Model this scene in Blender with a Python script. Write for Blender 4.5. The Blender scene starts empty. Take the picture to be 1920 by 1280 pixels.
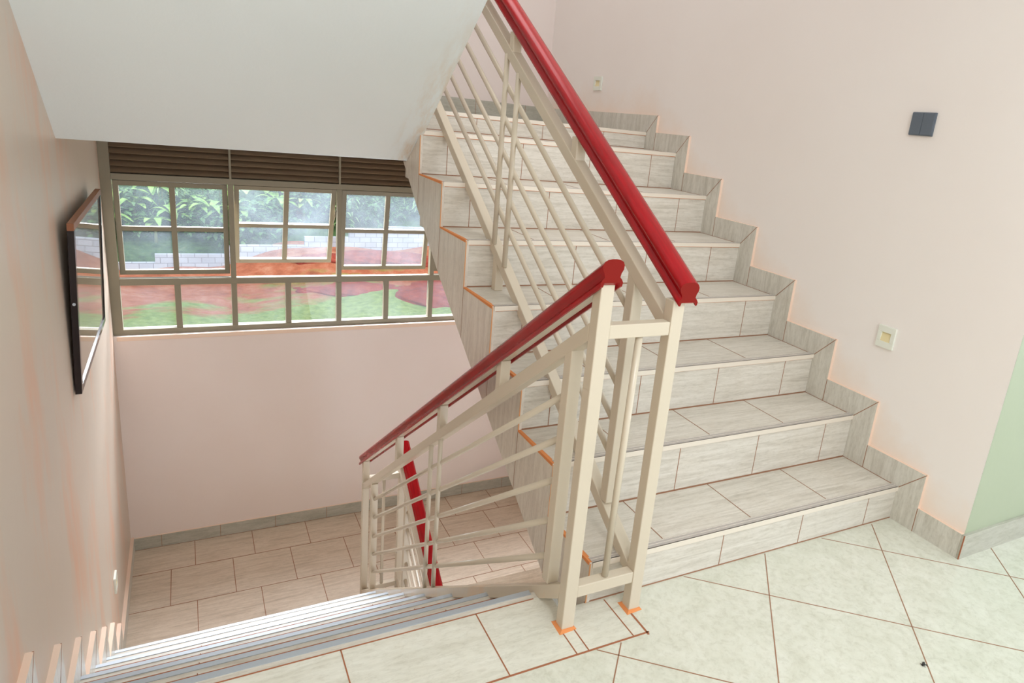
import bpy, bmesh, math, random
from mathutils import Vector, Matrix
random.seed(7)
sc = bpy.context.scene
COL = sc.collection

# ------------------------------------------------------------------ camera
CAM = (-0.9643876, -1.49055746, 1.40648043)
ROT = ((0.87594582, 0.04702793, -0.48011176), (-0.47176846, 0.2913907, -0.83218146), (0.10076433, 0.95544745, 0.27742876))
cd = bpy.data.cameras.new('camera'); cam = bpy.data.objects.new('camera', cd); COL.objects.link(cam)
cd.sensor_fit = 'HORIZONTAL'; cd.sensor_width = 36.0; cd.lens = 1285.8469 / 1920 * 36
cd.shift_x = -109.0536 / 1920; cd.shift_y = -33.501 / 1920
cd.clip_start = 0.02; cd.clip_end = 300
m = Matrix(ROT).to_4x4(); m.translation = Vector(CAM); cam.matrix_world = m
sc.camera = cam

# ------------------------------------------------------------------ world, lights, exposure
W = bpy.data.worlds.new('sky'); sc.world = W; W.use_nodes = True
bg = W.node_tree.nodes['Background']; bg.inputs['Color'].default_value = (0.86, 0.93, 1.0, 1); bg.inputs['Strength'].default_value = 1.15

def area(name, loc, aim, sx, sy, power, col=(1, 1, 1), spread=180):
    l = bpy.data.lights.new(name, 'AREA'); l.shape = 'RECTANGLE'; l.size = sx; l.size_y = sy; l.energy = power; l.color = col; l.spread = math.radians(spread)
    o = bpy.data.objects.new(name, l); COL.objects.link(o); o.location = loc
    o.rotation_euler = (Vector(aim) - Vector(loc)).to_track_quat('-Z', 'Y').to_euler()
    return o
area('corridor_fill', (0.6, -4.4, 1.6), (0.5, 0.5, 0.9), 4.6, 2.2, 12, (0.95, 0.98, 1.0))  # unseen fill added behind the camera to light the hall and stairs
area('corridor_end_fill', (4.6, -2.4, 1.5), (-1.4, -1.0, 1.0), 2.6, 2.0, 24, (0.96, 0.99, 1.0))  # unseen fill added out of view at the right
area('hall_ceiling_light', (0.0, -1.7, 2.64), (0.2, -1.0, 0.0), 1.6, 1.4, 43, (0.97, 0.985, 1.0))
area('stairwell_fill', (0.65, 2.0, 4.2), (1.0, 1.4, 1.0), 1.3, 2.2, 17, (0.98, 0.98, 1.0))  # unseen fill added overhead to brighten the upper right wall
area('window_daylight', (0.1, 4.35, 1.15), (0.0, 2.5, -1.4), 2.7, 0.8, 152, (1.0, 0.98, 0.95), 140)
area('lower_landing_fill', (0.75, -0.9, -1.55), (-0.5, 3.5, -1.75), 1.5, 2.0, 7, (1.0, 0.97, 0.93))  # unseen fill added under the up flight to brighten the lower landing
sun = bpy.data.lights.new('sun', 'SUN'); sun.energy = 1.6; sun.angle = 0.6; sun.color = (1, 0.97, 0.92)
so = bpy.data.objects.new('sun', sun); COL.objects.link(so); so.rotation_euler = (math.radians(38), 0, math.radians(15))
so.location = (0, 10, 12)
sc.view_settings.view_transform = 'Standard'; sc.view_settings.look = 'None'
sc.view_settings.exposure = 0.46; sc.view_settings.gamma = 1.0; sc.view_settings.use_curve_mapping = False
sc.cycles.use_denoising = True
sc.cycles.max_bounces = 10; sc.cycles.diffuse_bounces = 6; sc.cycles.transparent_max_bounces = 12

# ------------------------------------------------------------------ measured levels
XW, XL, YB, HL = 1.493, -1.403, 3.505, -1.763
RY = [0, 0.0, 0.274, 0.542, 0.834, 1.135, 1.452, 1.774, 2.098]           # riser i at RY[i]
RZ = [0, 0.142, 0.336, 0.520, 0.716, 0.912, 1.109, 1.308, 1.405]         # tread level after riser i
DY = [0.109, 0.453, 0.805, 1.155, 1.489, 1.797, 2.076, 2.330]            # nosings going down
DZ = [0, -0.262, -0.524, -0.780, -1.018, -1.239, -1.434, -1.637, HL]
RZT = 1.405
DXR = -0.035                                                             # open side of the flight going down
def sidex(y): return 0.0268 * (2.1 - y)                                  # open side of the flight going up
SK = 0.103                                                               # skirting width

# ------------------------------------------------------------------ materials
def mat(name):
    m = bpy.data.materials.new(name); m.use_nodes = True
    nt = m.node_tree; b = nt.nodes['Principled BSDF']
    return m, nt, b
def N(nt, typ, **kw):
    n = nt.nodes.new(typ)
    for k, v in kw.items():
        if hasattr(n, k): setattr(n, k, v)
        else: n.inputs[k].default_value = v
    return n
def ramp(nt, fac, stops):
    r = nt.nodes.new('ShaderNodeValToRGB'); e = r.color_ramp.elements
    while len(e) > 1: e.remove(e[-1])
    e[0].position = stops[0][0]; e[0].color = (*stops[0][1], 1)
    for p, c in stops[1:]:
        x = e.new(p); x.color = (*c, 1)
    nt.links.new(fac, r.inputs[0]); return r.outputs[0]
def mixc(nt, fac, a, b, bt='MIX'):
    n = nt.nodes.new('ShaderNodeMix'); n.data_type = 'RGBA'; n.blend_type = bt
    if isinstance(fac, (int, float)): n.inputs[0].default_value = fac
    else: nt.links.new(fac, n.inputs[0])
    for i, v in ((6, a), (7, b)):
        if isinstance(v, tuple): n.inputs[i].default_value = (*v, 1)
        else: nt.links.new(v, n.inputs[i])
    return n.outputs[2]
def coords(nt, scale=(1, 1, 1), loc=(0, 0, 0), rot=(0, 0, 0)):
    t = nt.nodes.new('ShaderNodeTexCoord'); mp = nt.nodes.new('ShaderNodeMapping')
    mp.inputs['Scale'].default_value = scale; mp.inputs['Location'].default_value = loc; mp.inputs['Rotation'].default_value = rot
    nt.links.new(t.outputs['Object'], mp.inputs[0]); return mp.outputs[0]
def noise(nt, vec, scale, detail=4, rough=0.55, dist=0.0):
    n = nt.nodes.new('ShaderNodeTexNoise'); n.inputs['Scale'].default_value = scale; n.inputs['Detail'].default_value = detail
    n.inputs['Roughness'].default_value = rough; n.inputs['Distortion'].default_value = dist
    nt.links.new(vec, n.inputs['Vector']); return n.outputs['Fac']
def bump(nt, b, h, strength, dist=0.01):
    n = nt.nodes.new('ShaderNodeBump'); n.inputs['Strength'].default_value = strength; n.inputs['Distance'].default_value = dist
    nt.links.new(h, n.inputs['Height']); nt.links.new(n.outputs[0], b.inputs['Normal'])
def plain(name, col, rough=0.5, metal=0.0, spec=0.5):
    m, nt, b = mat(name); b.inputs['Base Color'].default_value = (*col, 1); b.inputs['Roughness'].default_value = rough
    b.inputs['Metallic'].default_value = metal; b.inputs['Specular IOR Level'].default_value = spec
    return m
def paint(name, c1, c2, stain=None, rough=0.42, bs=0.25):
    m, nt, b = mat(name); v = coords(nt)
    base = ramp(nt, noise(nt, v, 1.3, 3), [(0.3, c1), (0.7, c2)])
    if stain:
        f = ramp(nt, noise(nt, coords(nt, (2.4, 2.4, 0.7)), 1.4, 5, 0.6), [(0.5, (0, 0, 0)), (0.75, (1, 1, 1))])
        base = mixc(nt, f, base, stain)
    nt.links.new(base, b.inputs['Base Color']); b.inputs['Roughness'].default_value = rough
    bump(nt, b, noise(nt, v, 9, 5, 0.6), bs, 0.004)
    return m
def tile(name, scale, c1, c2, c3, rough=0.32, sc2=9.0, blot=0.35):
    m, nt, b = mat(name); v = coords(nt, scale)
    s = noise(nt, v, 3.0, 7, 0.68, 0.8)
    col = ramp(nt, s, [(0.28, c1), (0.5, c2), (0.72, c3)])
    bl = ramp(nt, noise(nt, coords(nt), sc2, 6, 0.7), [(0.45, (1, 1, 1)), (0.75, (0.86, 0.82, 0.76))])
    col = mixc(nt, blot, col, bl, 'MULTIPLY')
    fl = ramp(nt, noise(nt, coords(nt, (1 + scale[0] * 0.3, 1 + scale[1] * 0.3, 1 + scale[2] * 0.3)), 22.0, 5, 0.75, 0.5), [(0.36, (0.87, 0.86, 0.84)), (0.5, (1, 1, 1)), (0.66, (1.04, 1.04, 1.04))])
    col = mixc(nt, 0.8, col, fl, 'MULTIPLY')
    nt.links.new(col, b.inputs['Base Color']); b.inputs['Roughness'].default_value = rough
    bump(nt, b, s, 0.08, 0.002)
    return m
A1, A2, A3 = (0.52, 0.475, 0.41), (0.665, 0.62, 0.55), (0.76, 0.72, 0.66)
M = {}
M['tile_x'] = tile('stair_tile', (1.2, 16, 16), A1, A2, A3)
M['tile_z'] = tile('side_tile', (14, 14, 1.0), (0.60, 0.54, 0.48), (0.73, 0.67, 0.60), (0.82, 0.77, 0.70))
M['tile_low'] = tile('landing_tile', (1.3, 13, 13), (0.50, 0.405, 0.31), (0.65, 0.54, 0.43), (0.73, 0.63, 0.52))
M['tile_edge'] = tile('landing_border_tile', (1.2, 9, 9), (0.62, 0.60, 0.51), (0.73, 0.715, 0.63), (0.79, 0.78, 0.70), 0.3)
M['skirt_t'] = tile('skirting_tile', (12, 12, 1.4), (0.50, 0.475, 0.415), (0.63, 0.605, 0.545), (0.72, 0.70, 0.64))
M['skirt_x'] = tile('dark_skirting_tile', (1.5, 9, 9), (0.36, 0.35, 0.29), (0.45, 0.435, 0.37), (0.53, 0.515, 0.45))
M['floor'] = tile('hall_floor_tile', (3, 3, 3), (0.61, 0.61, 0.515), (0.68, 0.68, 0.59), (0.73, 0.73, 0.65), 0.22, 30.0, 0.3)
M['grout'] = plain('rusty_grout', (0.36, 0.13, 0.06), 0.9)
M['grout_thin'] = plain('brown_grout', (0.33, 0.17, 0.10), 0.9)
M['peach'] = plain('peach_plaster_edge', (0.86, 0.66, 0.53), 0.7)
M['orange_pale'] = plain('pale_orange_grout', (0.72, 0.36, 0.16), 0.9)
M['orange'] = plain('orange_dust_grout', (0.74, 0.27, 0.09), 0.9)
M['wall'] = paint('pink_wall_paint', (0.80, 0.69, 0.64), (0.825, 0.73, 0.69))
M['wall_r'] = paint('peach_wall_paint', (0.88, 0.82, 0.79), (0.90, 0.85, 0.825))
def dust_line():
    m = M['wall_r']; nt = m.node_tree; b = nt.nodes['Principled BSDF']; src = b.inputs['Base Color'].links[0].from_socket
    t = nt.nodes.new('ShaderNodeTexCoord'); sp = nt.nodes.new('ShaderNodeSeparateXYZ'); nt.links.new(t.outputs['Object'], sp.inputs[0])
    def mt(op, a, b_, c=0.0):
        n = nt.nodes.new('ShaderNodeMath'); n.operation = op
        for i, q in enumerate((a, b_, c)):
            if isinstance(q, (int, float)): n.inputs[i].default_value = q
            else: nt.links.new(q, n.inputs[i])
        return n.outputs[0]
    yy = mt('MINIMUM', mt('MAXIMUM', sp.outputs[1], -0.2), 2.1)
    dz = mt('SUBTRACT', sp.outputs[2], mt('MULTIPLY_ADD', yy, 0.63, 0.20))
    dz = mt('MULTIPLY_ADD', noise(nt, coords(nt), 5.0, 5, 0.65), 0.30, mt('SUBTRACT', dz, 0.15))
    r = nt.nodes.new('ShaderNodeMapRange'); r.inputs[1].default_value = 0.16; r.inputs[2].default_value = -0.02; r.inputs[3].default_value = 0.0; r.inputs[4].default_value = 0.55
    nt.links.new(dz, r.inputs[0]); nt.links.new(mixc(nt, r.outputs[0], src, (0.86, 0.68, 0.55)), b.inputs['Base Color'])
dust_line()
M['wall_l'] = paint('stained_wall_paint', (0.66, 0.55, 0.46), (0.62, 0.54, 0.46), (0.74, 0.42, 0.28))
M['green'] = paint('corridor_wall_green', (0.38, 0.43, 0.30), (0.42, 0.46, 0.335))  # corridor wall toned green, kept dark to offset the lamps facing it
M['soffit'] = paint('white_soffit_paint', (0.82, 0.885, 0.895), (0.85, 0.91, 0.915), None, 0.35, 0.5)
def soffit_stain():
    m = M['soffit']; nt = m.node_tree; b = nt.nodes['Principled BSDF']; src = b.inputs['Base Color'].links[0].from_socket
    t = nt.nodes.new('ShaderNodeTexCoord'); sp = nt.nodes.new('ShaderNodeSeparateXYZ'); nt.links.new(t.outputs['Object'], sp.inputs[0])
    def mr(sock, a, b_):
        r = nt.nodes.new('ShaderNodeMapRange'); r.inputs[1].default_value = a; r.inputs[2].default_value = b_; nt.links.new(sock, r.inputs[0]); return r.outputs[0]
    n1 = ramp(nt, noise(nt, coords(nt, (14, 3, 3)), 1.6, 6, 0.7), [(0.42, (0, 0, 0)), (0.68, (1, 1, 1))])
    mul = nt.nodes.new('ShaderNodeMath'); mul.operation = 'MULTIPLY'; nt.links.new(mr(sp.outputs[0], -0.11, 0.02), mul.inputs[0]); nt.links.new(mr(sp.outputs[1], 1.0, 1.9), mul.inputs[1])
    m2 = nt.nodes.new('ShaderNodeMath'); m2.operation = 'MULTIPLY'; nt.links.new(mul.outputs[0], m2.inputs[0]); nt.links.new(n1, m2.inputs[1])
    nt.links.new(mixc(nt, m2.outputs[0], src, (0.68, 0.47, 0.27)), b.inputs['Base Color'])
soffit_stain()
M['stain'] = paint('rusty_plaster_edge', (0.74, 0.66, 0.52), (0.70, 0.52, 0.34), None, 0.5, 0.5)
M['steel'] = paint('cream_metal_paint', (0.61, 0.53, 0.415), (0.66, 0.575, 0.46), None, 0.24, 0.05)
M['worn'] = paint('worn_metal_paint', (0.60, 0.52, 0.40), (0.66, 0.58, 0.47), (0.70, 0.42, 0.24), 0.25, 0.05)
M['wframe'] = plain('window_metal_paint', (0.27, 0.235, 0.165), 0.4)
M['louvre'] = plain('louvre_metal_paint', (0.22, 0.15, 0.095), 0.5)
m_, nt_, b_ = mat('red_varnished_wood')
c_ = ramp(nt_, noise(nt_, coords(nt_, (25, 2, 2)), 5, 5), [(0.3, (0.27, 0.001, 0.004)), (0.7, (0.40, 0.002, 0.006))])
nt_.links.new(c_, b_.inputs['Base Color']); b_.inputs['Roughness'].default_value = 0.22; b_.inputs['Specular IOR Level'].default_value = 0.32; b_.inputs['Coat Weight'].default_value = 0.05; b_.inputs['Coat Roughness'].default_value = 0.15
M['red'] = m_
M['redend'] = plain('red_wood_end_grain', (0.22, 0.009, 0.005), 0.6, 0, 0.15)
M['alu'] = plain('aluminium_nosing', (0.48, 0.52, 0.57), 0.45, 0.5)
M['nose'] = plain('dull_metal_nosing', (0.50, 0.46, 0.43), 0.35, 0.2)
M['lip'] = plain('nosing_front_lip', (0.80, 0.72, 0.62), 0.35, 0.1)
M['white'] = plain('white_plastic', (0.80, 0.82, 0.74), 0.35)
M['cream'] = plain('cream_lamp_recess', (0.80, 0.70, 0.42), 0.4)
M['dark'] = plain('grey_switch_plastic', (0.12, 0.145, 0.18), 0.3)
M['darkgap'] = plain('dark_groove', (0.02, 0.02, 0.02), 0.8)
M['black'] = plain('black_frame_lacquer', (0.012, 0.006, 0.007), 0.2)
M['brown'] = plain('brown_frame_wood', (0.26, 0.09, 0.035), 0.4)
m_, nt_, b_ = mat('glazed_picture'); b_.inputs['Base Color'].default_value = (0.36, 0.30, 0.22, 1); b_.inputs['Roughness'].default_value = 0.02
b_.inputs['IOR'].default_value = 1.9; M['picture'] = m_
m_, nt_, b_ = mat('dusty_window_glass'); nt_.nodes.remove(b_)
tr = N(nt_, 'ShaderNodeBsdfTransparent'); tr.inputs[0].default_value = (0.90, 0.93, 0.97, 1)
tl = N(nt_, 'ShaderNodeBsdfTranslucent'); tl.inputs[0].default_value = (0.72, 0.86, 1, 1)
gl = N(nt_, 'ShaderNodeBsdfGlossy'); gl.inputs['Roughness'].default_value = 0.03
mx = N(nt_, 'ShaderNodeMixShader'); mx2 = N(nt_, 'ShaderNodeMixShader')
f_ = ramp(nt_, noise(nt_, coords(nt_), 3.0, 5, 0.6), [(0.3, (0.010,) * 3), (0.7, (0.035,) * 3)])
nt_.links.new(f_, mx.inputs[0]); nt_.links.new(tr.outputs[0], mx.inputs[1]); nt_.links.new(tl.outputs[0], mx.inputs[2])
mx2.inputs[0].default_value = 0.03; nt_.links.new(mx.outputs[0], mx2.inputs[1]); nt_.links.new(gl.outputs[0], mx2.inputs[2])
nt_.links.new(mx2.outputs[0], nt_.nodes['Material Output'].inputs[0]); M['glass'] = m_

# ------------------------------------------------------------------ helpers
def setp(o, label=None, cat=None, group=None, kind=None):
    for k, v in (('label', label), ('category', cat), ('group', group), ('kind', kind)):
        if v: o[k] = v
    return o
class MB:
    def __init__(s): s.bm = bmesh.new()
    def quad(s, pts, mi=0):
        f = s.bm.faces.new([s.bm.verts.new(p) for p in pts]); f.material_index = mi; return f
    def hexa(s, a, b, mi=0):                     # two rings of 4
        va = [s.bm.verts.new(p) for p in a]; vb = [s.bm.verts.new(p) for p in b]
        n = len(va); fs = [s.bm.faces.new(va[::-1]), s.bm.faces.new(vb)]
        for i in range(n): fs.append(s.bm.faces.new((va[i], va[(i + 1) % n], vb[(i + 1) % n], vb[i])))
        for f in fs: f.material_index = mi
        return fs
    def box(s, x0, x1, y0, y1, z0, z1, mi=0):
        return s.hexa([(x0, y0, z0), (x1, y0, z0), (x1, y1, z0), (x0, y1, z0)], [(x0, y0, z1), (x1, y0, z1), (x1, y1, z1), (x0, y1, z1)], mi)
    def prism_x(s, pts, x0, x1, mi=0, side=None): # polygon in y-z pushed along x
        fs = s.hexa([(x0, y, z) for y, z in pts], [(x1, y, z) for y, z in pts], mi)
        if side is not None:
            for f in fs[2:]: f.material_index = side
        return fs
    def bar_yz(s, x0, x1, y0, z0, y1, z1, t, mi=0): # sloped bar, z0/z1 are the top edge, t vertical thickness, upright ends
        return s.prism_x([(y0, z0 - t), (y1, z1 - t), (y1, z1), (y0, z0)], x0, x1, mi)
    def tube(s, a, b, r, n=12, mi=0, r2=None):
        a, b = Vector(a), Vector(b); d = (b - a).normalized(); r2 = r if r2 is None else r2
        u = d.orthogonal().normalized(); w = d.cross(u)
        ra = [a + (u * math.cos(t) + w * math.sin(t)) * r for t in [2 * math.pi * i / n for i in range(n)]]
        rb = [b + (u * math.cos(t) + w * math.sin(t)) * r2 for t in [2 * math.pi * i / n for i in range(n)]]
        fs = s.hexa(ra, rb, mi)
        for f in fs[2:]: f.smooth = True
    def build(s, name, mats, parent=None, bevel=0, kind=None):
        bmesh.ops.recalc_face_normals(s.bm, faces=s.bm.faces)
        me = bpy.data.meshes.new(name); s.bm.to_mesh(me); s.bm.free()
        for k in (mats if isinstance(mats, (list, tuple)) else [mats]): me.materials.append(M[k])
        o = bpy.data.objects.new(name, me); COL.objects.link(o); o.parent = parent
        if bevel:
            b = o.modifiers.new('bevel', 'BEVEL'); b.width = bevel; b.segments = 2; b.limit_method = 'ANGLE'; b.angle_limit = 0.6
        if kind: o['kind'] = kind
        return o
def empty(name, loc=(0, 0, 0)):
    o = bpy.data.objects.new(name, None); o.empty_display_size = 0.1; COL.objects.link(o); return o
def box(name, b, mats, parent=None, bevel=0, kind=None):
    mb = MB(); mb.box(*b); return mb.build(name, mats, parent, bevel, kind)
def copy_tree(o, parent=None):
    c = o.copy(); COL.objects.link(c); c.parent = parent
    for ch in [x for x in bpy.data.objects if x.parent == o]: copy_tree(ch, c)
    return c

# ------------------------------------------------------------------ shell
TL, TR = 0.020, 0.015                            # skirting tile thickness left and right
WLX, WRX = XL - TL, XW + TR
box('wall_left', (WLX - 0.2, WLX, -4.6, YB + 0.2, -3.6, 4.4), 'wall_l', kind='structure')
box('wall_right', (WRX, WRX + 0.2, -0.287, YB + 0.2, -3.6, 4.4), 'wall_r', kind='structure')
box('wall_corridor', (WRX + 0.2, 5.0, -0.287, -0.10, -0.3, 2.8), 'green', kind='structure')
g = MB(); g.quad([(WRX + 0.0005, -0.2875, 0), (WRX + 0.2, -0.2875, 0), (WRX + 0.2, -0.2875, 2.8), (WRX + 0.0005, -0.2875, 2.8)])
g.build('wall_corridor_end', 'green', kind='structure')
# back wall with the window opening, x from XL to 1.47, z -0.18 .. 1.14
WZ0, WZ1, WX1 = -0.185, 1.135, 1.46
wb = MB()
wb.box(WLX, WRX, YB, YB + 0.2, -3.6, WZ0); wb.box(WLX, WRX, YB, YB + 0.2, WZ1, 4.4)
wb.box(WX1, WRX, YB, YB + 0.2, WZ0, WZ1)
wb.build('wall_back', 'wall', kind='structure')

# hall floor (z=0) with mitred tile joints as raised grout hairlines
def in_diag(x, y):
    if y > -0.184 and x < 0.164: return False
    if x < XW and y > -0.004: return False
    if x >= XW and y > -0.290: return False
    return -1.4 < x < 3.2 and y > -4.4
fb = MB()
fb.box(WLX, 5.0, -4.6, -0.181, -0.15, 0.0)
fb.box(0.161, WRX, -0.181, 0.0, -0.15, 0.0)
fb.box(WRX, 5.0, -0.287, -0.181, -0.15, 0.0)
def line_strips(mb, p0, d, L, w, z, inside, mi, h=0.0006, step=0.01):
    n = Vector((-d.y, d.x)) * w / 2; t = 0; start = None
    while t <= L + step:
        p = p0 + d * t; ok = t <= L and inside(p.x, p.y)
        if ok and start is None: start = t
        if not ok and start is not None:
            a, b = p0 + d * start, p0 + d * (t - step)
            if t - start > 0.02:
                mb.hexa([(a.x - n.x, a.y - n.y, z), (b.x - n.x, b.y - n.y, z), (b.x + n.x, b.y + n.y, z), (a.x + n.x, a.y + n.y, z)],
                        [(a.x - n.x, a.y - n.y, z + h), (b.x - n.x, b.y - n.y, z + h), (b.x + n.x, b.y + n.y, z + h), (a.x + n.x, a.y + n.y, z + h)], mi)
            start = None
        t += step
def family(ang, offs, w=0.0035):
    d = Vector((math.cos(math.radians(ang)), math.sin(math.radians(ang)))); n = Vector((-d.y, d.x))
    for o in offs: line_strips(fb, n * o - d * 5, d, 10, w, 0.0, in_diag, 1)
family(-40.7, [0.702 + 0.426 * k for k in range(-9, 1)] + [1.55])
family(-130.3, [0.172 + 0.4405 * k for k in range(-6, 5)])
fb.build('floor', ['floor', 'grout_thin'], kind='structure')
eb = MB()                                        # border row of stair tiles round the stair head
eb.box(WLX, DXR, -0.181, DY[0] - 0.035, -0.15, 0.0005); eb.box(DXR, 0.161, -0.181, 0.0, -0.15, 0.0005)
def gx(mb, x, y0, y1, z, w=0.0035, mi=1): mb.box(x - w / 2, x + w / 2, y0, y1, z - 0.001, z + 0.0006, mi)
def gy(mb, y, x0, x1, z, w=0.0035, mi=1): mb.box(x0, x1, y - w / 2, y + w / 2, z - 0.001, z + 0.0006, mi)
for x in (-0.278, -0.662, -1.046): gx(eb, x, -0.181, DY[0] - 0.035, 0.0007)
gx(eb, -0.036, -0.181, -0.085, 0.0007); gx(eb, -0.074, -0.181, -0.05, 0.0007); gx(eb, 0.115, -0.181, -0.01, 0.0007)
gx(eb, 0.161, -0.19, -0.05, 0.0009, 0.006); gy(eb, -0.181, XL, 0.168, 0.0009, 0.005)
gy(eb, DY[0] - 0.036, XL, -0.09, 0.0007, 0.004); gy(eb, 0.001, 0.05, 0.165, 0.0009, 0.006)
eb.build('floor_border', ['tile_edge', 'grout'], kind='structure')

# lower half landing
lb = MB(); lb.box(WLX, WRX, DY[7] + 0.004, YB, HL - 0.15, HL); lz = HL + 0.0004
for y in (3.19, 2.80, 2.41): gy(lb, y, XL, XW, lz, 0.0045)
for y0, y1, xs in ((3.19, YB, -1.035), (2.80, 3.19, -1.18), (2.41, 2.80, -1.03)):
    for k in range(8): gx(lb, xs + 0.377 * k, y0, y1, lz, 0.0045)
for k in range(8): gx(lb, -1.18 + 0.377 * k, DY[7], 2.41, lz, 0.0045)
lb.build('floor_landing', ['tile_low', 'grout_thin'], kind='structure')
# upper half landing, its slab and the soffit of the flight above, one plastered body
ub = MB()
ub.box(WLX, WRX, RY[8] + 0.01, YB, 1.15, RZT)
ub.build('floor_upper_landing', 'tile_x', kind='structure')
sb = MB()
SL = 0.723
LEN = 2.10
ring_a = [(WLX, 2.033, 1.142), (0.021, 1.962, 1.154), (0.023, 1.962, 1.19), (0.023, 2.03, 1.30), (WLX, 2.08, 1.30)]
ring_b = [(x, y - LEN, z + SL * LEN) for x, y, z in ring_a[:2]] + [(0.023, 1.962 - LEN, 1.154 + SL * LEN + 0.25), (0.023, 1.962 - LEN, 1.154 + SL * LEN + 0.30), (WLX, 1.962 - LEN, 1.154 + SL * LEN + 0.30)]
zT = 1.154 + SL * LEN
sb.hexa(ring_a, ring_b)
sb.hexa([(WLX, 2.033, 1.142), (0.004, 1.963, 1.152), (0.004, 2.2, 1.155), (WLX, 2.2, 1.145)], [(WLX, 2.034, 1.20), (0.004, 1.965, 1.20), (0.004, 2.2, 1.20), (WLX, 2.2, 1.20)])
sb.box(WLX, 0.0, 2.19, YB, 1.145, 1.16)
sb.build('ceiling', 'soffit', kind='structure')
cb = MB(); cb.box(WLX, 5.0, -4.6, -0.14, zT, zT + 0.2); cb.build('ceiling_hall', 'soffit', kind='structure')
cb = MB(); cb.box(WLX, WRX + 0.2, -0.2, YB + 0.2, 4.3, 4.45); cb.build('ceiling_stairwell', 'soffit', kind='structure')

# ------------------------------------------------------------------ flight going up
up = setp(empty('staircase'), 'tiled flight of eight steps climbing along the right wall', 'staircase')
RJ = {1: (0.20, 0.586, 0.966, 1.329), 2: (0.19, 0.573, 0.959, 1.336), 3: (0.16, 0.551, 0.943, 1.325), 4: (0.16, 0.545, 0.93, 1.312), 5: (0.155, 0.540, 0.925, 1.312),
      6: (0.149, 0.546, 0.93, 1.317), 7: (0.141, 0.538, 0.935, 1.330), 8: (0.02, 0.405, 0.798, 1.196)}
TJ = (0.345, 0.729, 1.112)
for i in range(1, 9):
    yb, z0_, z1_ = RY[i], (RZ[i - 1] if i > 1 else 0.0), RZ[i]
    yn = RY[i + 1] if i < 8 else RY[8] + 0.012
    s = MB(); sx = sidex(yb) if i < 8 else 0.03
    s.hexa([(sx + 0.011, yb, z0_ - 0.05), (XW, yb, z0_ - 0.05), (XW, yn, z0_ - 0.05 + 0.0), (sidex(yn) + 0.011 + (0.02 if i >= 7 else 0), yn, z0_ - 0.05)],
           [(sx + 0.011, yb, z1_), (XW, yb, z1_), (XW, yn, z1_), (sidex(yn) + 0.011 + (0.02 if i >= 7 else 0), yn, z1_)])
    for x in RJ[i]: s.box(x - 0.0016, x + 0.0016, yb - 0.0006, yb + 0.002, z0_, z1_ - 0.018, 1)
    s.box(sx, XW, yb - 0.0015, yb + 0.001, z0_, z0_ + 0.004, 1)
    s.box(sx, XW, yb - 0.0012, yb + 0.001, z1_ - 0.0195, z1_ - 0.0165, 2)
    if i < 8:
        for x in TJ: gx(s, x, yb + 0.03, yn, z1_ + 0.0003, 0.003)
        gy(s, yn - 0.002, sidex(yn), XW, z1_ + 0.0003, 0.005)
        gx(s, XW - 0.0015, yb, yn, z1_ + 0.0003, 0.004)
    st_ = s.build('step', ['tile_x', 'grout_thin', 'orange'], up)
    n = MB()
    n.box(sx + 0.004, XW, yb - 0.005, yb + 0.026, z1_ - 0.001, z1_ + 0.0022)
    n.box(sx + 0.004, XW, yb - 0.006, yb - 0.002, z1_ - 0.017, z1_ + 0.0022, 2)
    n.box(sx + 0.004, XW, yb + 0.010, yb + 0.012, z1_ + 0.002, z1_ + 0.003, 1); n.box(sx + 0.004, XW, yb + 0.022, yb + 0.024, z1_ + 0.002, z1_ + 0.003, 1)
    n.build('nosing_strip', ['nose', 'tile_z', 'lip'], st_)
# side cladding of the flight
def low(y): return -0.262 + 0.668 * y + 0.12 * max(0, y - 1.6)
for i in range(1, 8):
    y0_, y1_ = RY[i], RY[i + 1]
    s = MB(); sa = lambda y: sidex(y) - 0.004
    if i < 7: out = [(y0_ - 0.002, low(y0_)), (y1_ - 0.002, low(y1_)), (y1_ - 0.002, RZ[i] + 0.0005), (y0_ - 0.002, RZ[i] + 0.0005)]
    else: out = [(y0_ - 0.002, low(y0_)), (2.025, 1.144), (1.962, 1.150), (y0_ - 0.002, 1.292)]
    s.hexa([(sa(y), y, z) for y, z in out], [(sa(y) + 0.014, y, z) for y, z in out])
    if i < 7:
        a, b = sa(y0_), sa(y1_); zt_ = RZ[i]
        s.hexa([(a - 0.0015, y0_ + 0.004, zt_ - 0.009), (b - 0.0012, y1_ - 0.004, zt_ - 0.004), (b + 0.010, y1_ - 0.004, zt_ - 0.004), (a + 0.010, y0_ + 0.004, zt_ - 0.009)],
               [(a - 0.0005, y0_ + 0.002, zt_ + 0.0014), (b - 0.0005, y1_ - 0.003, zt_ + 0.0014), (b + 0.011, y1_ - 0.003, zt_ + 0.0014), (a + 0.014, y0_ + 0.002, zt_ + 0.0014)], 3)
        s.box(b - 0.0006, b + 0.003, y1_ - 0.004, y1_ - 0.0018, low(y1_), zt_, 2)
    a = sa(y0_); s.box(a - 0.0008, a + 0.003, y0_ - 0.003, y0_ - 0.001, RZ[i - 1] if i > 1 else 0.0, (RZ[i] if i < 7 else 1.29) - 0.002, 1)
    s.build('side_tile', ['tile_z', 'orange_pale', 'grout_thin', 'orange'], up)
s = MB()                                          # plastered underside
s.prism_x([(-0.02, low(-0.02) + 0.002), (1.93, low(1.93) + 0.002), (1.93, low(1.93) + 0.05), (-0.02, low(-0.02) + 0.05)], 0.046, XW)
s.build('underside', 'soffit', up)

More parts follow.
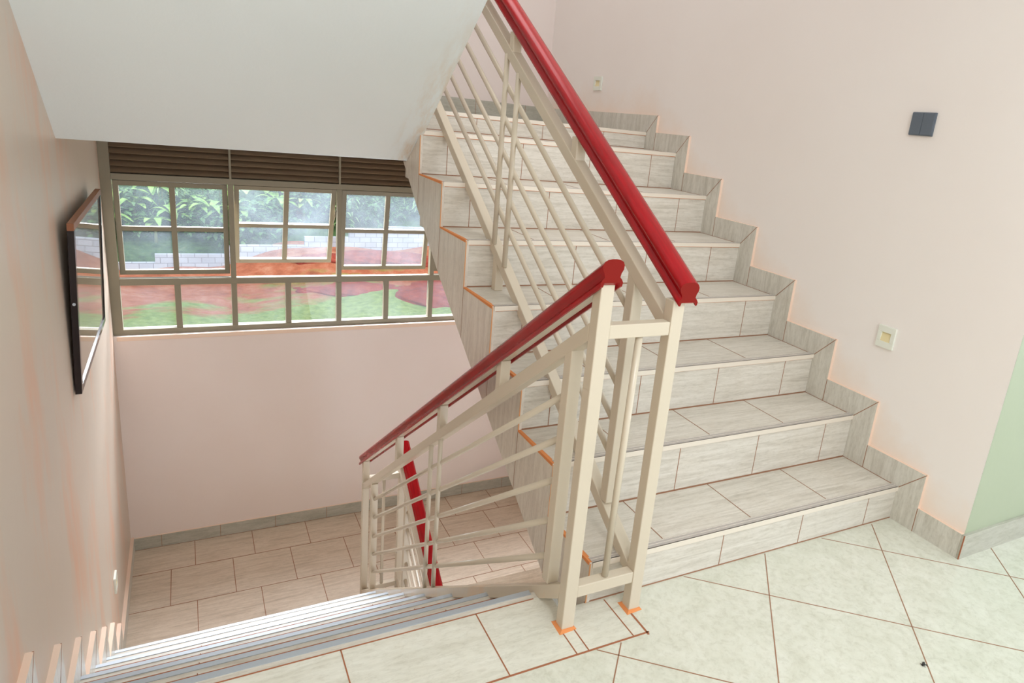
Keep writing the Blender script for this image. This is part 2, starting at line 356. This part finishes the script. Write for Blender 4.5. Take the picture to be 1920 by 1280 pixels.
# ------------------------------------------------------------------ flight going down
dn = setp(empty('staircase'), 'flight of steps with shiny aluminium nosings going down along the left wall', 'staircase')
for k in range(8):
    yk, zk, zn = DY[k], (DZ[k] if k else 0.0), DZ[k + 1]
    s = MB()
    if k < 7: s.box(XL, DXR, yk - 0.035, DY[k + 1] - 0.035, zn - 0.25, zn)      # tread below nosing k
    if k < 7:
        gx(s, -0.24, yk, DY[k + 1] - 0.03, zn + 0.0004, 0.003); gx(s, -1.005, yk, DY[k + 1] - 0.03, zn + 0.0004, 0.003)
        gy(s, DY[k + 1] - 0.037, XL, DXR, zn + 0.0004, 0.004)
    s.box(XL, DXR, yk - 0.036, yk - 0.006, zn, zk)                              # riser body
    stp = s.build('step', ['tile_x', 'grout'], dn)
    n = MB(); n.box(XL, -0.088 if k == 0 else DXR, yk - 0.015, yk + 0.004, zk - 0.001, zk + 0.0025); n.box(XL, -0.088 if k == 0 else DXR, yk, yk + 0.004, zk - 0.017, zk + 0.002)
    n.build('nosing_strip', 'alu', stp)
s = MB(); s.prism_x([(0.08, -0.45), (2.33, -1.95), (2.33, -1.80), (0.08, -0.20)], XL, DXR); s.build('underside', 'soffit', dn)

# ------------------------------------------------------------------ next flight down, below the landing
lw = setp(empty('staircase'), 'dim lower flight dropping away behind the railing below the half landing', 'staircase')
for k in range(6):
    y1_ = 2.33 - 0.30 * k; z1_ = HL - 0.19 * (k + 1)
    s = MB(); s.box(0.05, XW, y1_ - 0.30, y1_, z1_ - 0.19, z1_); st_ = s.build('step', 'tile_low', lw)
    box('nosing_strip', (0.05, XW, y1_ - 0.304, y1_ - 0.27, z1_ - 0.0, z1_ + 0.002), 'alu', st_)

# ------------------------------------------------------------------ skirting
w = SK
lo_, up_ = [(-0.287 - 0.0, 0.0)], [(-0.287, 0.1)]
for i in range(1, 9):
    zp = RZ[i - 1] if i > 1 else 0.0
    lo_ += [(RY[i], zp), (RY[i], RZ[i])]
    up_ += [(RY[i] - w, zp + w), (RY[i] - w, RZ[i] + w)]
lo_.append((YB, RZT)); up_.append((YB, RZT + w))
s = MB()
s.prism_x(lo_ + up_[::-1], XW, WRX, 0, side=1)
def gl_yz(mb, x0, x1, p, q, wd, mi=2):
    p, q = Vector(p), Vector(q); d = (q - p).normalized(); n_ = Vector((-d.y, d.x)) * wd / 2
    pts = [p - n_, q - n_, q + n_, p + n_]; mb.prism_x([(v.x, v.y) for v in pts], x0, x1, mi)
gx0, gx1 = XW - 0.0006, XW + 0.004
for i in range(1, 9):
    zp = RZ[i - 1] if i > 1 else 0.0
    gl_yz(s, gx0, gx1, (RY[i] - 0.004, RZ[i]), (RY[i] - w, RZ[i] + w), 0.003)
    gl_yz(s, gx0, gx1, (RY[i] - w, zp), (RY[i] - w, zp + w - 0.002), 0.003)
for y, i in ((0.085, 2), (0.40, 3), (0.66, 3), (1.0, 4)): pass
s.build('baseboard_right', ['skirt_t', 'peach', 'grout_thin'], kind='structure')
lo_, up_ = [(-4.5, 0.0)], [(-4.5, w)]
for k in range(8):
    zk, zn = (DZ[k] if k else 0.0), DZ[k + 1]
    lo_ += [(DY[k], zk), (DY[k], zn)]; up_ += [(DY[k] + w, zk + w), (DY[k] + w, zn + w)]
lo_.append((YB, HL)); up_.append((YB, HL + w))
s = MB(); s.prism_x(lo_ + up_[::-1], WLX, XL, 0, side=1)
for k in range(8):
    zk = DZ[k] if k else 0.0
    gl_yz(s, XL - 0.004, XL + 0.0006, (DY[k], zk), (DY[k] + w, zk + w), 0.003)
s.build('baseboard_left', ['skirt_t', 'peach', 'grout'], kind='structure')
s = MB(); s.box(XL, XW, YB - 0.012, YB, HL, HL + 0.096)
for f in s.bm.faces:
    if f.normal.z > 0.9 or f.calc_center_median().z > HL + 0.09: f.material_index = 1
for k in range(8): s.box(-1.24 + 0.374 * k - 0.0015, -1.24 + 0.374 * k + 0.0015, YB - 0.0126, YB - 0.01, HL, HL + 0.096, 2)
gy(s, YB - 0.0125, XL, XW, HL + 0.001, 0.004, 2)
s.build('baseboard_back', ['skirt_x', 'peach', 'grout_thin'], kind='structure')
s = MB(); s.box(XL, XW, YB - 0.012, YB, RZT, RZT + 0.105)
for k in range(5): s.box(-0.28 + 0.4 * k - 0.0015, -0.28 + 0.4 * k + 0.0015, YB - 0.0126, YB - 0.01, RZT, RZT + 0.105, 1)
s.build('baseboard_upper', ['skirt_x', 'grout_thin'], kind='structure')
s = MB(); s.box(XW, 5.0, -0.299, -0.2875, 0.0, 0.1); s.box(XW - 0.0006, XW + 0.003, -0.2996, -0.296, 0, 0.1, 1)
s.build('baseboard_corridor', ['skirt_x', 'grout'], kind='structure')  # darker tile copy here dims the skirting against light from the corridor end

# ------------------------------------------------------------------ window
YF = 3.535
win = setp(empty('window_1'), kind='structure')
MUL = [-0.715, -0.028, 0.660]
s = MB()
s.box(WLX, XL + 0.036, YF, YF + 0.05, WZ0, WZ1); s.box(WX1 - 0.035, WX1, YF, YF + 0.05, WZ0, WZ1)
s.box(XL + 0.036, WX1 - 0.035, YF, YF + 0.05, WZ0, -0.150)
s.box(XL + 0.036, WX1 - 0.035, YF, YF + 0.05, 0.144, 0.187)
s.box(XL + 0.036, WX1 - 0.035, YF, YF + 0.05, 0.808, 0.846)
s.build('window_frame', 'wframe', win, 0.0015)
for x in MUL:
    box('mullion', (x - 0.017, x + 0.017, YF - 0.001, YF + 0.049, -0.150, 0.144), 'wframe', win, 0.0015)
    box('mullion', (x - 0.016, x + 0.016, YF - 0.001, YF + 0.049, 0.187, 0.808), 'wframe', win, 0.0015)
    box('mullion', (x - 0.006, x + 0.006, YF - 0.001, YF + 0.049, 0.846, WZ1), 'wframe', win)
edges = [XL + 0.036] + [v for x in MUL for v in (x - 0.016, x + 0.016)] + [WX1 - 0.035]
bays = [(edges[2 * i], edges[2 * i + 1]) for i in range(4)]
for x0, x1 in bays:
    xm = (x0 + x1) / 2; lx0, lx1 = (x0 - (0.010 if x0 > -1.3 else 0)), (x1 + (0.010 if x1 < 1.3 else 0))
    box('glazing_bar', (xm - 0.018, xm + 0.018, YF + 0.003, YF + 0.043, -0.150, 0.144), 'wframe', win, 0.0015)
    for a, b in ((x0, xm - 0.018), (xm + 0.018, x1)):
        box('pane', (a, b, YF + 0.024, YF + 0.028, -0.150, 0.144), 'glass', win)
    lv = MB(); lv.box(lx0, lx1, YF + 0.046, YF + 0.049, 0.846, WZ1, 0)
    for k in range(8):
        zc = 0.862 + 0.0375 * k
        lv.prism_x([(YF + 0.004, zc - 0.006), (YF + 0.008, zc - 0.009), (YF + 0.044, zc + 0.026), (YF + 0.040, zc + 0.029)], lx0, lx1) if zc < WZ1 - 0.02 else None
    lv.build('louvre_panel', 'louvre', win)
def casement(x0, x1, ang):
    H = 0.60; y = 0.0
    root = bpy.data.objects.new('casement', None); COL.objects.link(root); root.parent = win
    t = 0.030; mb = MB()
    mb.box(x0, x0 + t, 0, 0.03, -H, 0); mb.box(x1 - t, x1, 0, 0.03, -H, 0)
    mb.box(x0 + t, x1 - t, 0, 0.03, -t, 0); mb.box(x0 + t, x1 - t, 0, 0.03, -H, -H + t)
    xm, zm = (x0 + x1) / 2, -H / 2
    mb.box(xm - 0.016, xm + 0.016, 0.001, 0.029, -H + t, -t); mb.box(x0 + t, xm - 0.016, 0.001, 0.029, zm - 0.014, zm + 0.014); mb.box(xm + 0.016, x1 - t, 0.001, 0.029, zm - 0.014, zm + 0.014)
    rm = Matrix.Translation((0, YF + 0.012, 0.804)) @ Matrix.Rotation(math.radians(ang), 4, 'X')
    objs = [mb.build('sash', 'wframe', root, 0.0015)]
    for a, b in ((x0 + t, xm - 0.016), (xm + 0.016, x1 - t)):
        for c, d_ in ((-H + t, zm - 0.014), (zm + 0.014, -t)):
            g = MB(); g.box(a, b, 0.013, 0.016, c, d_); objs.append(g.build('pane', 'glass', root))
    for o in objs: o.data.transform(rm)
    if ang > 5:
        s = MB(); p = rm @ Vector((x1 - 0.008, 0.01, -0.30)); s.tube((x1 + 0.002, YF + 0.03, 0.66), p, 0.005, 8); s.build('window_stay', 'wframe', root)
for (x0, x1), ang in zip(bays, (3, 20, 8.5, 4)): casement(x0 + 0.004, x1 - 0.004, ang)
sl_ = MB(); sl_.box(XL - 0.0, WX1, YB - 0.006, YF + 0.01, -0.215, -0.186); sl_.build('window_sill', 'peach', win, 0.002)

# ------------------------------------------------------------------ railing
ra = setp(empty('stair_railing'), 'cream metal stair railing with red wooden handrails between the two flights', 'railing')
XR0, XR1 = 0.158, 0.197; XD0, XD1 = -0.074, -0.034
def part(name, b, mt='steel'):
    e = 0.0006 if name == 'post' else 0.0
    return box(name, (b[0] + e, b[1] - e) + tuple(b[2:]), mt, ra, 0.0025)
def bar(name, x0, x1, y0, z0, y1, z1, t, mt='steel'):
    mb = MB(); mb.bar_yz(x0, x1, y0, z0, y1, z1, t); return mb.build(name, mt, ra, 0.0025)
def rod(name, a, b, r=0.0102):
    mb = MB(); mb.tube(a, b, r, 14); return mb.build(name, 'steel', ra)
# newels and the pieces joining them
part('newel_post', (XD0, XD1, -0.084, -0.046, 0.0, 1.035)); part('newel_post', (XR0, XR1, -0.084, -0.046, 0.0, 0.985))
part('joining_bar', (XD1, XR0, -0.082, -0.048, 0.888, 0.926)); part('joining_bar', (XD1, XR0, -0.082, -0.048, 0.102, 0.140))
rod('baluster_rod', (0.066, -0.065, 0.140), (0.074, -0.065, 0.888))
for x0, x1 in ((XD0, XD1), (XR0, XR1)):
    s = MB(); s.hexa([(x0 - 0.012, -0.097, 0.0006), (x1 + 0.006, -0.092, 0.0006), (x1 + 0.004, -0.04, 0.0006), (x0 - 0.01, -0.036, 0.0006)],
                     [(x0 - 0.001, -0.086, 0.006), (x1 + 0.001, -0.086, 0.006), (x1, -0.045, 0.006), (x0, -0.045, 0.006)])
    s.build('mortar_collar', 'orange', ra)
# rail of the flight going up; the flight runs a little out of square and the rail follows it
zt = lambda y: 0.973 + 0.642 * y
zb = lambda y: 0.196 + 0.654 * y
SH = []
SH.append(bar('top_rail', XR0, XR1, -0.046, zt(-0.046) - 0.006, 2.10, zt(2.10), 0.048))
SH.append(bar('bottom_rail', XR0, XR1, -0.046, zb(-0.046) - 0.020, 2.06, zb(2.06), 0.047))
SH.append(part('post', (XR0, XR1, 0.106, 0.143, zb(0.112) - 0.005, zt(0.112) - 0.03)))
for c in (0.328, 0.437, 0.556, 0.678, 0.804):
    SH.append(rod('horizontal_bar', (0.1775, 0.14, c + 0.647 * 0.14), (0.1775, 2.10, c + 0.647 * 2.10)))
for y in (1.102, 0.990): SH.append(rod('baluster_rod', (0.162, y, zb(y) - 0.01), (0.162, y, zt(y) - 0.04)))
SH.append(part('post', (XR0 + 0.001, XR1 - 0.001, 1.060, 1.097, RZ[4], zb(1.06) - 0.03)))
for y in (0.53, 1.07, 1.61): SH.append(part('stub_post', (XR0 + 0.002, XR1 - 0.002, y - 0.018, y + 0.018, zt(y) - 0.02, zt(y) + 0.058)))
# rail of the flight going down
dt = lambda y: 0.891 - 0.7285 * y
db = lambda y: 0.112 - 0.7370 * y
bar('top_rail', XD0, XD1, -0.046, dt(-0.046), 2.47, dt(2.47), 0.049)
bar('bottom_rail', XD0, XD1, -0.046, db(-0.046) - 0.012, 2.47, db(2.47), 0.050, 'worn')
part('post', (XD0, XD1, 0.028, 0.066, db(0.03) - 0.01, dt(0.066) - 0.02))
for zn_, zf_ in ((0.654, -0.868), (0.520, -0.996), (0.387, -1.130), (0.252, -1.256), (0.128, -1.385)):
    m_s = (zf_ - zn_) / 2.10; rod('horizontal_bar', (-0.054, 0.06, zn_ - 0.04 * m_s), (-0.054, 2.24, zf_ + 0.04 * m_s))
for y in (1.19, 1.07): rod('baluster_rod', (-0.063, y, db(y) - 0.01), (-0.063, y, dt(y) - 0.04))
hb = lambda y: 1.032 - 0.700 * (y + 0.09)
for y in (0.505, 1.09, 1.73): part('stub_post', (XD0 + 0.002, XD1 - 0.002, y - 0.018, y + 0.018, dt(y) - 0.02, hb(y) + 0.012))
part('post', (XD0, XD1, 2.225, 2.262, db(2.24) - 0.01, dt(2.26) - 0.03))
part('newel_post', (XD0, XD1, 2.455, 2.493, HL, hb(2.47) + 0.01))
# rail of the flight below the landing
part('newel_post', (XR0, XR1, 2.455, 2.493, HL, -0.735))
part('joining_bar', (XD1, XR0, 2.457, 2.491, -0.905, -0.868)); part('joining_bar', (XD1, XR0, 2.457, 2.491, -1.725, -1.690))
rod('baluster_rod', (0.064, 2.474, -1.69), (0.064, 2.474, -0.905))
kt = lambda y: -0.83 - 0.70 * (2.455 - y); kb = lambda y: -1.60 - 0.70 * (2.455 - y)
bar('top_rail', XR0, XR1, 0.7, kt(0.7), 2.455, kt(2.455), 0.048); bar('bottom_rail', XR0, XR1, 0.7, kb(0.7), 2.455, kb(2.455), 0.048)
part('post', (XR0, XR1, 2.30, 2.335, kb(2.30) - 0.02, kt(2.30) - 0.03))
for k in range(1, 6): rod('horizontal_bar', (0.1775, 0.7, kb(0.7) + 0.128 * k), (0.1775, 2.31, kb(2.31) + 0.128 * k))
# handrails: moulded section pushed along the slope
PROF = [(-0.006, 0.010), (-0.022, 0.010), (-0.025, 0.000), (-0.031, 0.001), (-0.0325, 0.011), (-0.0285, 0.0185), (-0.0225, 0.025), (-0.0250, 0.035), (-0.0305, 0.045), (-0.0315, 0.056), (-0.027, 0.065), (-0.018, 0.070), (-0.006, 0.072)]
PROF = PROF + [(-x, h) for x, h in PROF[::-1]]
def handrail(xc, y0, zb0, y1, zb1, ks=1.0, cut=0.0):
    mb = MB(); a, b = [], []
    for x, h in PROF:
        a.append((xc + x, y0 + cut * h, zb0 + h * ks)); b.append((xc + x, y1, zb1 + h * ks))
    fs = mb.hexa(a, b, 0)
    fs[0].material_index = 1; fs[1].material_index = 1
    for f in fs[2:]: f.smooth = True
    o = mb.build('handrail', ['red', 'redend'], ra)
    o['label'] = 'red varnished wooden handrail'
    e = o.modifiers.new('edges', 'EDGE_SPLIT'); e.split_angle = math.radians(42)
    f_ = MB(); f_.bar_yz(xc - 0.015, xc + 0.015, y0 + 0.03, zb0 + 0.012 + (zb1 - zb0) / (y1 - y0) * 0.03, y1 - 0.02, zb1 + 0.012 - (zb1 - zb0) / (y1 - y0) * 0.02, 0.005)
    f_.build('flat_bar', 'steel', o); return o
SH.append(handrail(0.190, -0.100, 0.974, 2.08, 0.974 + 0.639 * 2.18, 0.90))
SH += list(SH[-1].children)
handrail(-0.052, -0.095, 1.031, 2.535, 1.031 - 0.700 * 2.63, 0.98)
handrail(0.195, 2.50, -0.73, 0.7, -0.73 - 0.70 * 1.80, 0.95)

for o in SH:
    for v in o.data.vertices: v.co.x -= 0.0268 * v.co.y

# ------------------------------------------------------------------ things on the walls
pic = setp(empty('framed_picture'), 'dark framed glazed picture leaning out from the left wall beside the window', 'picture')
PY0, PY1, PZ0, PZ1, PT = 1.82, 2.90, 0.105, 0.832, 0.024
def tilt(z): return XL - TL + 0.028 + (z - PZ0) / (PZ1 - PZ0) * 0.030
def pbox(name, y0, y1, z0, z1, t, mt, off=0.0, par=None, mi_top=None):
    mb = MB()
    def rg(dx, z): return [(tilt(z) + dx - t, y0, z), (tilt(z) + dx, y0, z), (tilt(z) + dx, y1, z), (tilt(z) + dx - t, y1, z)]
    mb.hexa(rg(off, z0), rg(off, z1)); return mb.build(name, mt, par or pic, 0.001)
fr_ = pbox('frame', PY0, PY0 + 0.035, PZ0, PZ1 - 0.03, PT, 'black'); pbox('frame', PY1 - 0.03, PY1, PZ0, PZ1 - 0.03, PT, 'black')
pbox('frame', PY0, PY1, PZ1 - 0.03, PZ1, PT, 'brown'); pbox('frame', PY0 + 0.035, PY1 - 0.03, PZ0, PZ0 + 0.03, PT, 'black')
pbox('picture_glass', PY0 + 0.034, PY1 - 0.029, PZ0 + 0.029, PZ1 - 0.029, 0.010, 'picture', -0.006)
s = MB(); s.tube((tilt(0.5) - 0.012, PY0 - 0.004, 0.50), (tilt(0.5) - 0.012, PY0 + 0.001, 0.50), 0.006, 10); s.build('screw', 'alu', pic)

def step_light(y, z, hy, hz, label, side=1):
    r = setp(empty('step_light'), label, 'wall light', 'recessed step lights')
    xf = WRX if side > 0 else WLX; sg = -1 if side > 0 else 1
    def bx(y0, y1, z0, z1, d0, d1): x0, x1 = sorted((xf + sg * d0, xf + sg * d1)); return (x0, x1, y0, y1, z0, z1)
    mb = MB()
    for q in ((y - hy, y + hy, z + hz * .42, z + hz), (y - hy, y + hy, z - hz, z - hz * .42), (y - hy, y - hy * .55, z - hz * .42, z + hz * .42), (y + hy * .55, y + hy, z - hz * .42, z + hz * .42)):
        mb.box(*bx(*q, 0.0, 0.010))
    mb.build('cover_plate', 'white', r, 0.001)
    mb = MB(); x0 = xf + sg * 0.001; x1 = xf + sg * 0.009
    mb.hexa([(x0, y - hy * .55, z - hz * .42), (x0, y + hy * .55, z - hz * .42), (x0, y + hy * .55, z + hz * .42), (x0, y - hy * .55, z + hz * .42)],
            [(x1, y - hy * .55, z - hz * .42), (x1, y + hy * .55, z - hz * .42), (x0 + sg * 0.0005, y + hy * .55, z + hz * .42), (x0 + sg * 0.0005, y - hy * .55, z + hz * .42)])
    mb.build('light_recess', 'cream', r)
    return r
step_light(0.212, 0.708, 0.040, 0.045, 'white square recessed step light low on the right wall, nearest the camera')
step_light(2.755, 1.690, 0.052, 0.045, 'small white recessed step light on the right wall above the top landing')
step_light(2.49, -1.30, 0.045, 0.048, 'white recessed step light on the left wall above the lower landing', -1)
sw = setp(empty('light_switch'), 'dark grey double light switch on the right wall', 'switch')
box('switch_plate', (WRX - 0.008, WRX, 0.222, 0.322, 1.500, 1.586), 'dark', sw, 0.002)
box('rocker', (WRX - 0.012, WRX - 0.008, 0.2245, 0.2712, 1.503, 1.583), 'dark', sw, 0.001); box('rocker', (WRX - 0.012, WRX - 0.008, 0.2728, 0.3195, 1.503, 1.583), 'dark', sw, 0.001)
# dead insect on the floor
s = MB(); bx_, by_ = 0.858, -0.60
s.tube((bx_ - 0.008, by_, 0.003), (bx_ + 0.006, by_ + 0.004, 0.003), 0.0025, 8, 0, 0.0035)
for a in (-0.9, -0.3, 0.4, 1.0): s.tube((bx_, by_, 0.003), (bx_ + 0.012 * math.cos(a), by_ + 0.012 * math.sin(a), 0.001), 0.0007, 5); s.tube((bx_, by_, 0.003), (bx_ - 0.010 * math.cos(a), by_ - 0.010 * math.sin(a), 0.001), 0.0007, 5)
setp(s.build('dead_insect', 'darkgap'), 'tiny black dead insect lying on the pale floor tile', 'insect')

# ------------------------------------------------------------------ outside
def gz(x, y):
    z = -5.0 + 0.04 * (y - 18)
    if y > 26.2: z += 0.30 * (y - 26.2)
    z += 0.10 * math.sin(x * 0.8 + y * 0.5) + 0.06 * math.sin(x * 2.1 - y * 1.3)
    a = min(1, max(0, (x + 0.5) / 4.0)); b = min(1, max(0, (y - 22.4) / 2.6)); z += 0.72 * a * a * (3 - 2 * a) * b * b * (3 - 2 * b)
    return z
def grid(name, x0, x1, nx, y0, y1, ny, fz, mt):
    me = bpy.data.meshes.new(name); vs = [(x0 + (x1 - x0) * i / nx, y0 + (y1 - y0) * j / ny) for j in range(ny + 1) for i in range(nx + 1)]
    vs = [(x, y, fz(x, y)) for x, y in vs]
    fs = [(j * (nx + 1) + i, j * (nx + 1) + i + 1, (j + 1) * (nx + 1) + i + 1, (j + 1) * (nx + 1) + i) for j in range(ny) for i in range(nx)]
    me.from_pydata(vs, [], fs); me.materials.append(mt)
    for p in me.polygons: p.use_smooth = True
    o = bpy.data.objects.new(name, me); COL.objects.link(o); return o
gm, nt, b = mat('grass_and_red_soil'); v = coords(nt)
soil = ramp(nt, noise(nt, v, 1.6, 8, 0.7), [(0.3, (0.30, 0.085, 0.035)), (0.5, (0.50, 0.15, 0.07)), (0.72, (0.62, 0.30, 0.18))])
gras = ramp(nt, noise(nt, v, 5.0, 6, 0.7), [(0.3, (0.16, 0.25, 0.04)), (0.7, (0.36, 0.46, 0.12))])
sp = N(nt, 'ShaderNodeSeparateXYZ'); nt.links.new(v, sp.inputs[0])
def mth(op, a, b_=0.0, c=None):
    n = nt.nodes.new('ShaderNodeMath'); n.operation = op
    for i, q in enumerate((a, b_) if c is None else (a, b_, c)):
        if isinstance(q, (int, float)): n.inputs[i].default_value = q
        else: nt.links.new(q, n.inputs[i])
    return n.outputs[0]
# grass near the house, thinning to bare soil towards the block wall and to the right
k1 = mth('SUBTRACT', 23.0, sp.outputs[1]); k1 = mth('MULTIPLY', k1, 0.16)
k2 = mth('MULTIPLY', mth('SUBTRACT', sp.outputs[0], 3.0), 0.05)
k3 = mth('MULTIPLY_ADD', noise(nt, coords(nt, (0.35, 0.8, 1)), 0.9, 5, 0.6), 1.9, -0.95)
kk = mth('ADD', mth('ADD', k1, k2), mth('ADD', k3, 0.30))
far = mth('GREATER_THAN', sp.outputs[1], 26.3)
kk = mth('MAXIMUM', kk, far)
wild = ramp(nt, noise(nt, v, 3.0, 7, 0.7), [(0.3, (0.03, 0.07, 0.03)), (0.6, (0.10, 0.20, 0.06)), (0.75, (0.30, 0.26, 0.15))])
nt.links.new(mixc(nt, far, mixc(nt, ramp(nt, kk, [(0.35, (0, 0, 0)), (0.6, (1, 1, 1))]), soil, gras), wild), b.inputs['Base Color'])
b.inputs['Roughness'].default_value = 0.95; bump(nt, b, noise(nt, v, 6, 8, 0.7), 0.8, 0.2)
setp(grid('ground', -22, 26, 120, 8, 60, 130, gz, gm), kind='structure')
# freshly dug soil heaps
hm, nt, b = mat('dug_red_soil'); v = coords(nt)
nt.links.new(ramp(nt, noise(nt, v, 3, 8, 0.75), [(0.3, (0.22, 0.035, 0.03)), (0.55, (0.46, 0.07, 0.04)), (0.75, (0.60, 0.18, 0.09))]), b.inputs['Base Color']); b.inputs['Roughness'].default_value = 1
bump(nt, b, noise(nt, v, 5, 8, 0.75), 1.0, 0.15)
def heap(cx, cy, rx, ry, h, label):
    bm = bmesh.new(); bmesh.ops.create_icosphere(bm, subdivisions=5, radius=1.0)
    for v_ in bm.verts:
        x, y, z = v_.co; r = 1 + 0.10 * math.sin(5 * x + 3 * y) + 0.07 * math.sin(9 * y - 4 * z) + 0.04 * math.sin(17 * x + 13 * z)
        v_.co = (x * rx * r, y * ry * r, z * h * r)
    me = bpy.data.meshes.new('soil_heap'); bm.to_mesh(me); bm.free(); me.materials.append(hm)
    for p in me.polygons: p.use_smooth = True
    o = bpy.data.objects.new('soil_heap', me); COL.objects.link(o); o.location = (cx, cy, gz(cx, cy) - 0.05); setp(o, label, 'soil heap')
heap(3.9, 22.2, 1.8, 0.8, 0.20, 'low dark purple-red soil heap on the grass, seen through the middle lower panes')
heap(7.1, 21.4, 2.2, 1.8, 0.45, 'wide red soil heap at the right end of the view through the window')
heap(4.9, 24.3, 2.6, 0.6, 0.35, 'long bright red ridge of dug soil below the block wall')
# block wall in stepped runs
bmw, nt, b = mat('grey_block_masonry'); br = nt.nodes.new('ShaderNodeTexBrick')
mp = coords(nt, (1, 1, 1), (0, 0, 0), (math.radians(90), 0, 0)); nt.links.new(mp, br.inputs['Vector'])
br.inputs['Color1'].default_value = (0.40, 0.42, 0.47, 1); br.inputs['Color2'].default_value = (0.52, 0.54, 0.58, 1); br.inputs['Mortar'].default_value = (0.25, 0.25, 0.27, 1)
br.inputs['Scale'].default_value = 1.0; br.inputs['Brick Width'].default_value = 0.42; br.inputs['Row Height'].default_value = 0.2; br.inputs['Mortar Size'].default_value = 0.012
nt.links.new(br.outputs['Color'], b.inputs['Base Color']); b.inputs['Roughness'].default_value = 0.95
M['block'] = bmw
WY = 25.5; DD = WY - CAM[1]
bw = setp(empty('block_wall'), 'stepped grey concrete block wall across the slope outside the window', 'wall')
for dx0, dx1, dz in ((-0.30, -0.078, -0.222), (-0.078, -0.040, -0.222), (-0.040, 0.040, -0.211), (0.040, 0.052, -0.200), (0.052, 0.140, -0.1985), (0.140, 0.20, -0.186), (0.20, 0.252, -0.176), (0.252, 0.50, -0.170)):
    x0, x1, zt_ = CAM[0] + dx0 * DD, CAM[0] + dx1 * DD, CAM[2] + dz * DD
    box('wall_section', (x0, x1, WY, WY + 0.2, gz((x0 + x1) / 2, WY) - 0.6, zt_), 'block', bw)
# planting beyond the wall
def leafmat(name, c1, c2):
    m, nt, b = mat(name); nt.links.new(ramp(nt, noise(nt, coords(nt), 2.5, 4), [(0.3, c1), (0.7, c2)]), b.inputs['Base Color']); b.inputs['Roughness'].default_value = 0.45
    M[name] = m
leafmat('banana_leaf', (0.10, 0.26, 0.03), (0.42, 0.60, 0.14)); leafmat('bush_leaf', (0.04, 0.12, 0.03), (0.13, 0.26, 0.07)); leafmat('maize_leaf', (0.14, 0.30, 0.08), (0.34, 0.48, 0.20))
M['stem'] = plain('plant_stem', (0.22, 0.24, 0.09), 0.8)
def blade(mb, base, az, length, width, rise, droop, n=7):
    d = Vector((math.cos(az), math.sin(az), 0)); sd = Vector((-d.y, d.x, 0)); prev = None
    for i in range(n + 1):
        t = i / n; c = Vector(base) + d * (length * t * 0.8) + Vector((0, 0, rise * t - droop * t * t))
        wv = width * math.sin(math.pi * min(0.98, 0.06 + t * 0.92)) ** 0.7
        l, r = mb.bm.verts.new(c - sd * wv + Vector((0, 0, 0.12 * wv))), mb.bm.verts.new(c + sd * wv + Vector((0, 0, 0.12 * wv))); cv = mb.bm.verts.new(c)
        if prev: mb.bm.faces.new((prev[0], prev[1], cv, l)); mb.bm.faces.new((prev[1], prev[2], r, cv))
        prev = (l, cv, r)
def banana(seed):
    random.seed(seed); r = empty('banana_plant')
    s = MB(); s.tube((0, 0, -0.2), (0, 0, 1.1), 0.11, 10, 0, 0.07); s.build('trunk', 'stem', r)
    f = MB()
    for k in range(10): blade(f, (0, 0, 0.9 + 0.04 * k), k * 2.4 + random.random(), 1.3 + random.random() * 0.5, 0.16 + random.random() * 0.06, 1.0 + random.random() * 0.6, 0.9 + random.random() * 0.6)
    f.build('foliage', 'banana_leaf', r); return r
def bush(seed):
    random.seed(seed); r = empty('leafy_bush')
    s = MB()
    for k in range(3): s.tube((0, 0, -0.2), (random.uniform(-.3, .3), random.uniform(-.3, .3), 0.6), 0.03, 6, 0, 0.015)
    s.build('stem', 'stem', r); f = MB()
    for k in range(420):
        u = Vector((random.gauss(0, 1), random.gauss(0, 1), random.gauss(0, 1))).normalized() * (random.random() ** 0.35)
        c = Vector((u.x * 0.9, u.y * 0.9, 0.55 + u.z * 0.6)); blade(f, c, random.random() * 6.28, 0.22, 0.06, random.uniform(-.05, .15), 0.1, 2)
    f.build('foliage', 'bush_leaf', r); return r
def maize(seed):
    random.seed(seed); r = empty('tall_grass_plant'); s = MB(); f = MB()
    for q in range(6):
        x, y = random.uniform(-.5, .5), random.uniform(-.3, .3); s.tube((x, y, -0.1), (x, y, 1.2), 0.02, 6)
        for k in range(9): blade(f, (x, y, 0.2 + 0.11 * k), random.random() * 6.28, 0.75, 0.035, 0.5, 0.55, 5)
    s.build('stem', 'stem', r); f.build('foliage', 'maize_leaf', r); return r
def scatter(proto, n, x0, x1, y0, y1, s0, s1, label, cat, group, seed):
    random.seed(seed); pr = [proto]
    for i in range(n):
        o = proto if i == 0 else copy_tree(proto)
        x = x0 + (x1 - x0) * ((i + random.random()) / n); y = random.uniform(y0, y1)
        o.location = (x, y, gz(x, y) - 0.03); o.rotation_euler = (0, 0, random.random() * 6.28); q = random.uniform(s0, s1); o.scale = (q, q, q)
        setp(o, label, cat, group)
scatter(banana(3), 24, -6.0, 3.2, 27.0, 29.6, 0.6, 0.85, 'banana plant with broad light green leaves beyond the block wall', 'plant', 'banana plants on the slope beyond the wall', 11)
scatter(bush(5), 24, -6, 10, 26.9, 29.5, 0.8, 1.4, 'dark green leafy bush on the bank just behind the block wall', 'bush', 'bushes behind the block wall', 12)
scatter(bush(8), 12, 2, 15, 29.5, 36, 1.2, 1.9, 'large dark bush high on the slope at the right of the window view', 'bush', 'large bushes high on the slope', 13)
scatter(maize(6), 18, -7, 9, 27.0, 34, 0.9, 1.3, 'clump of tall narrow-leaved grass on the slope outside', 'plant', 'tall grass clumps on the slope', 14)
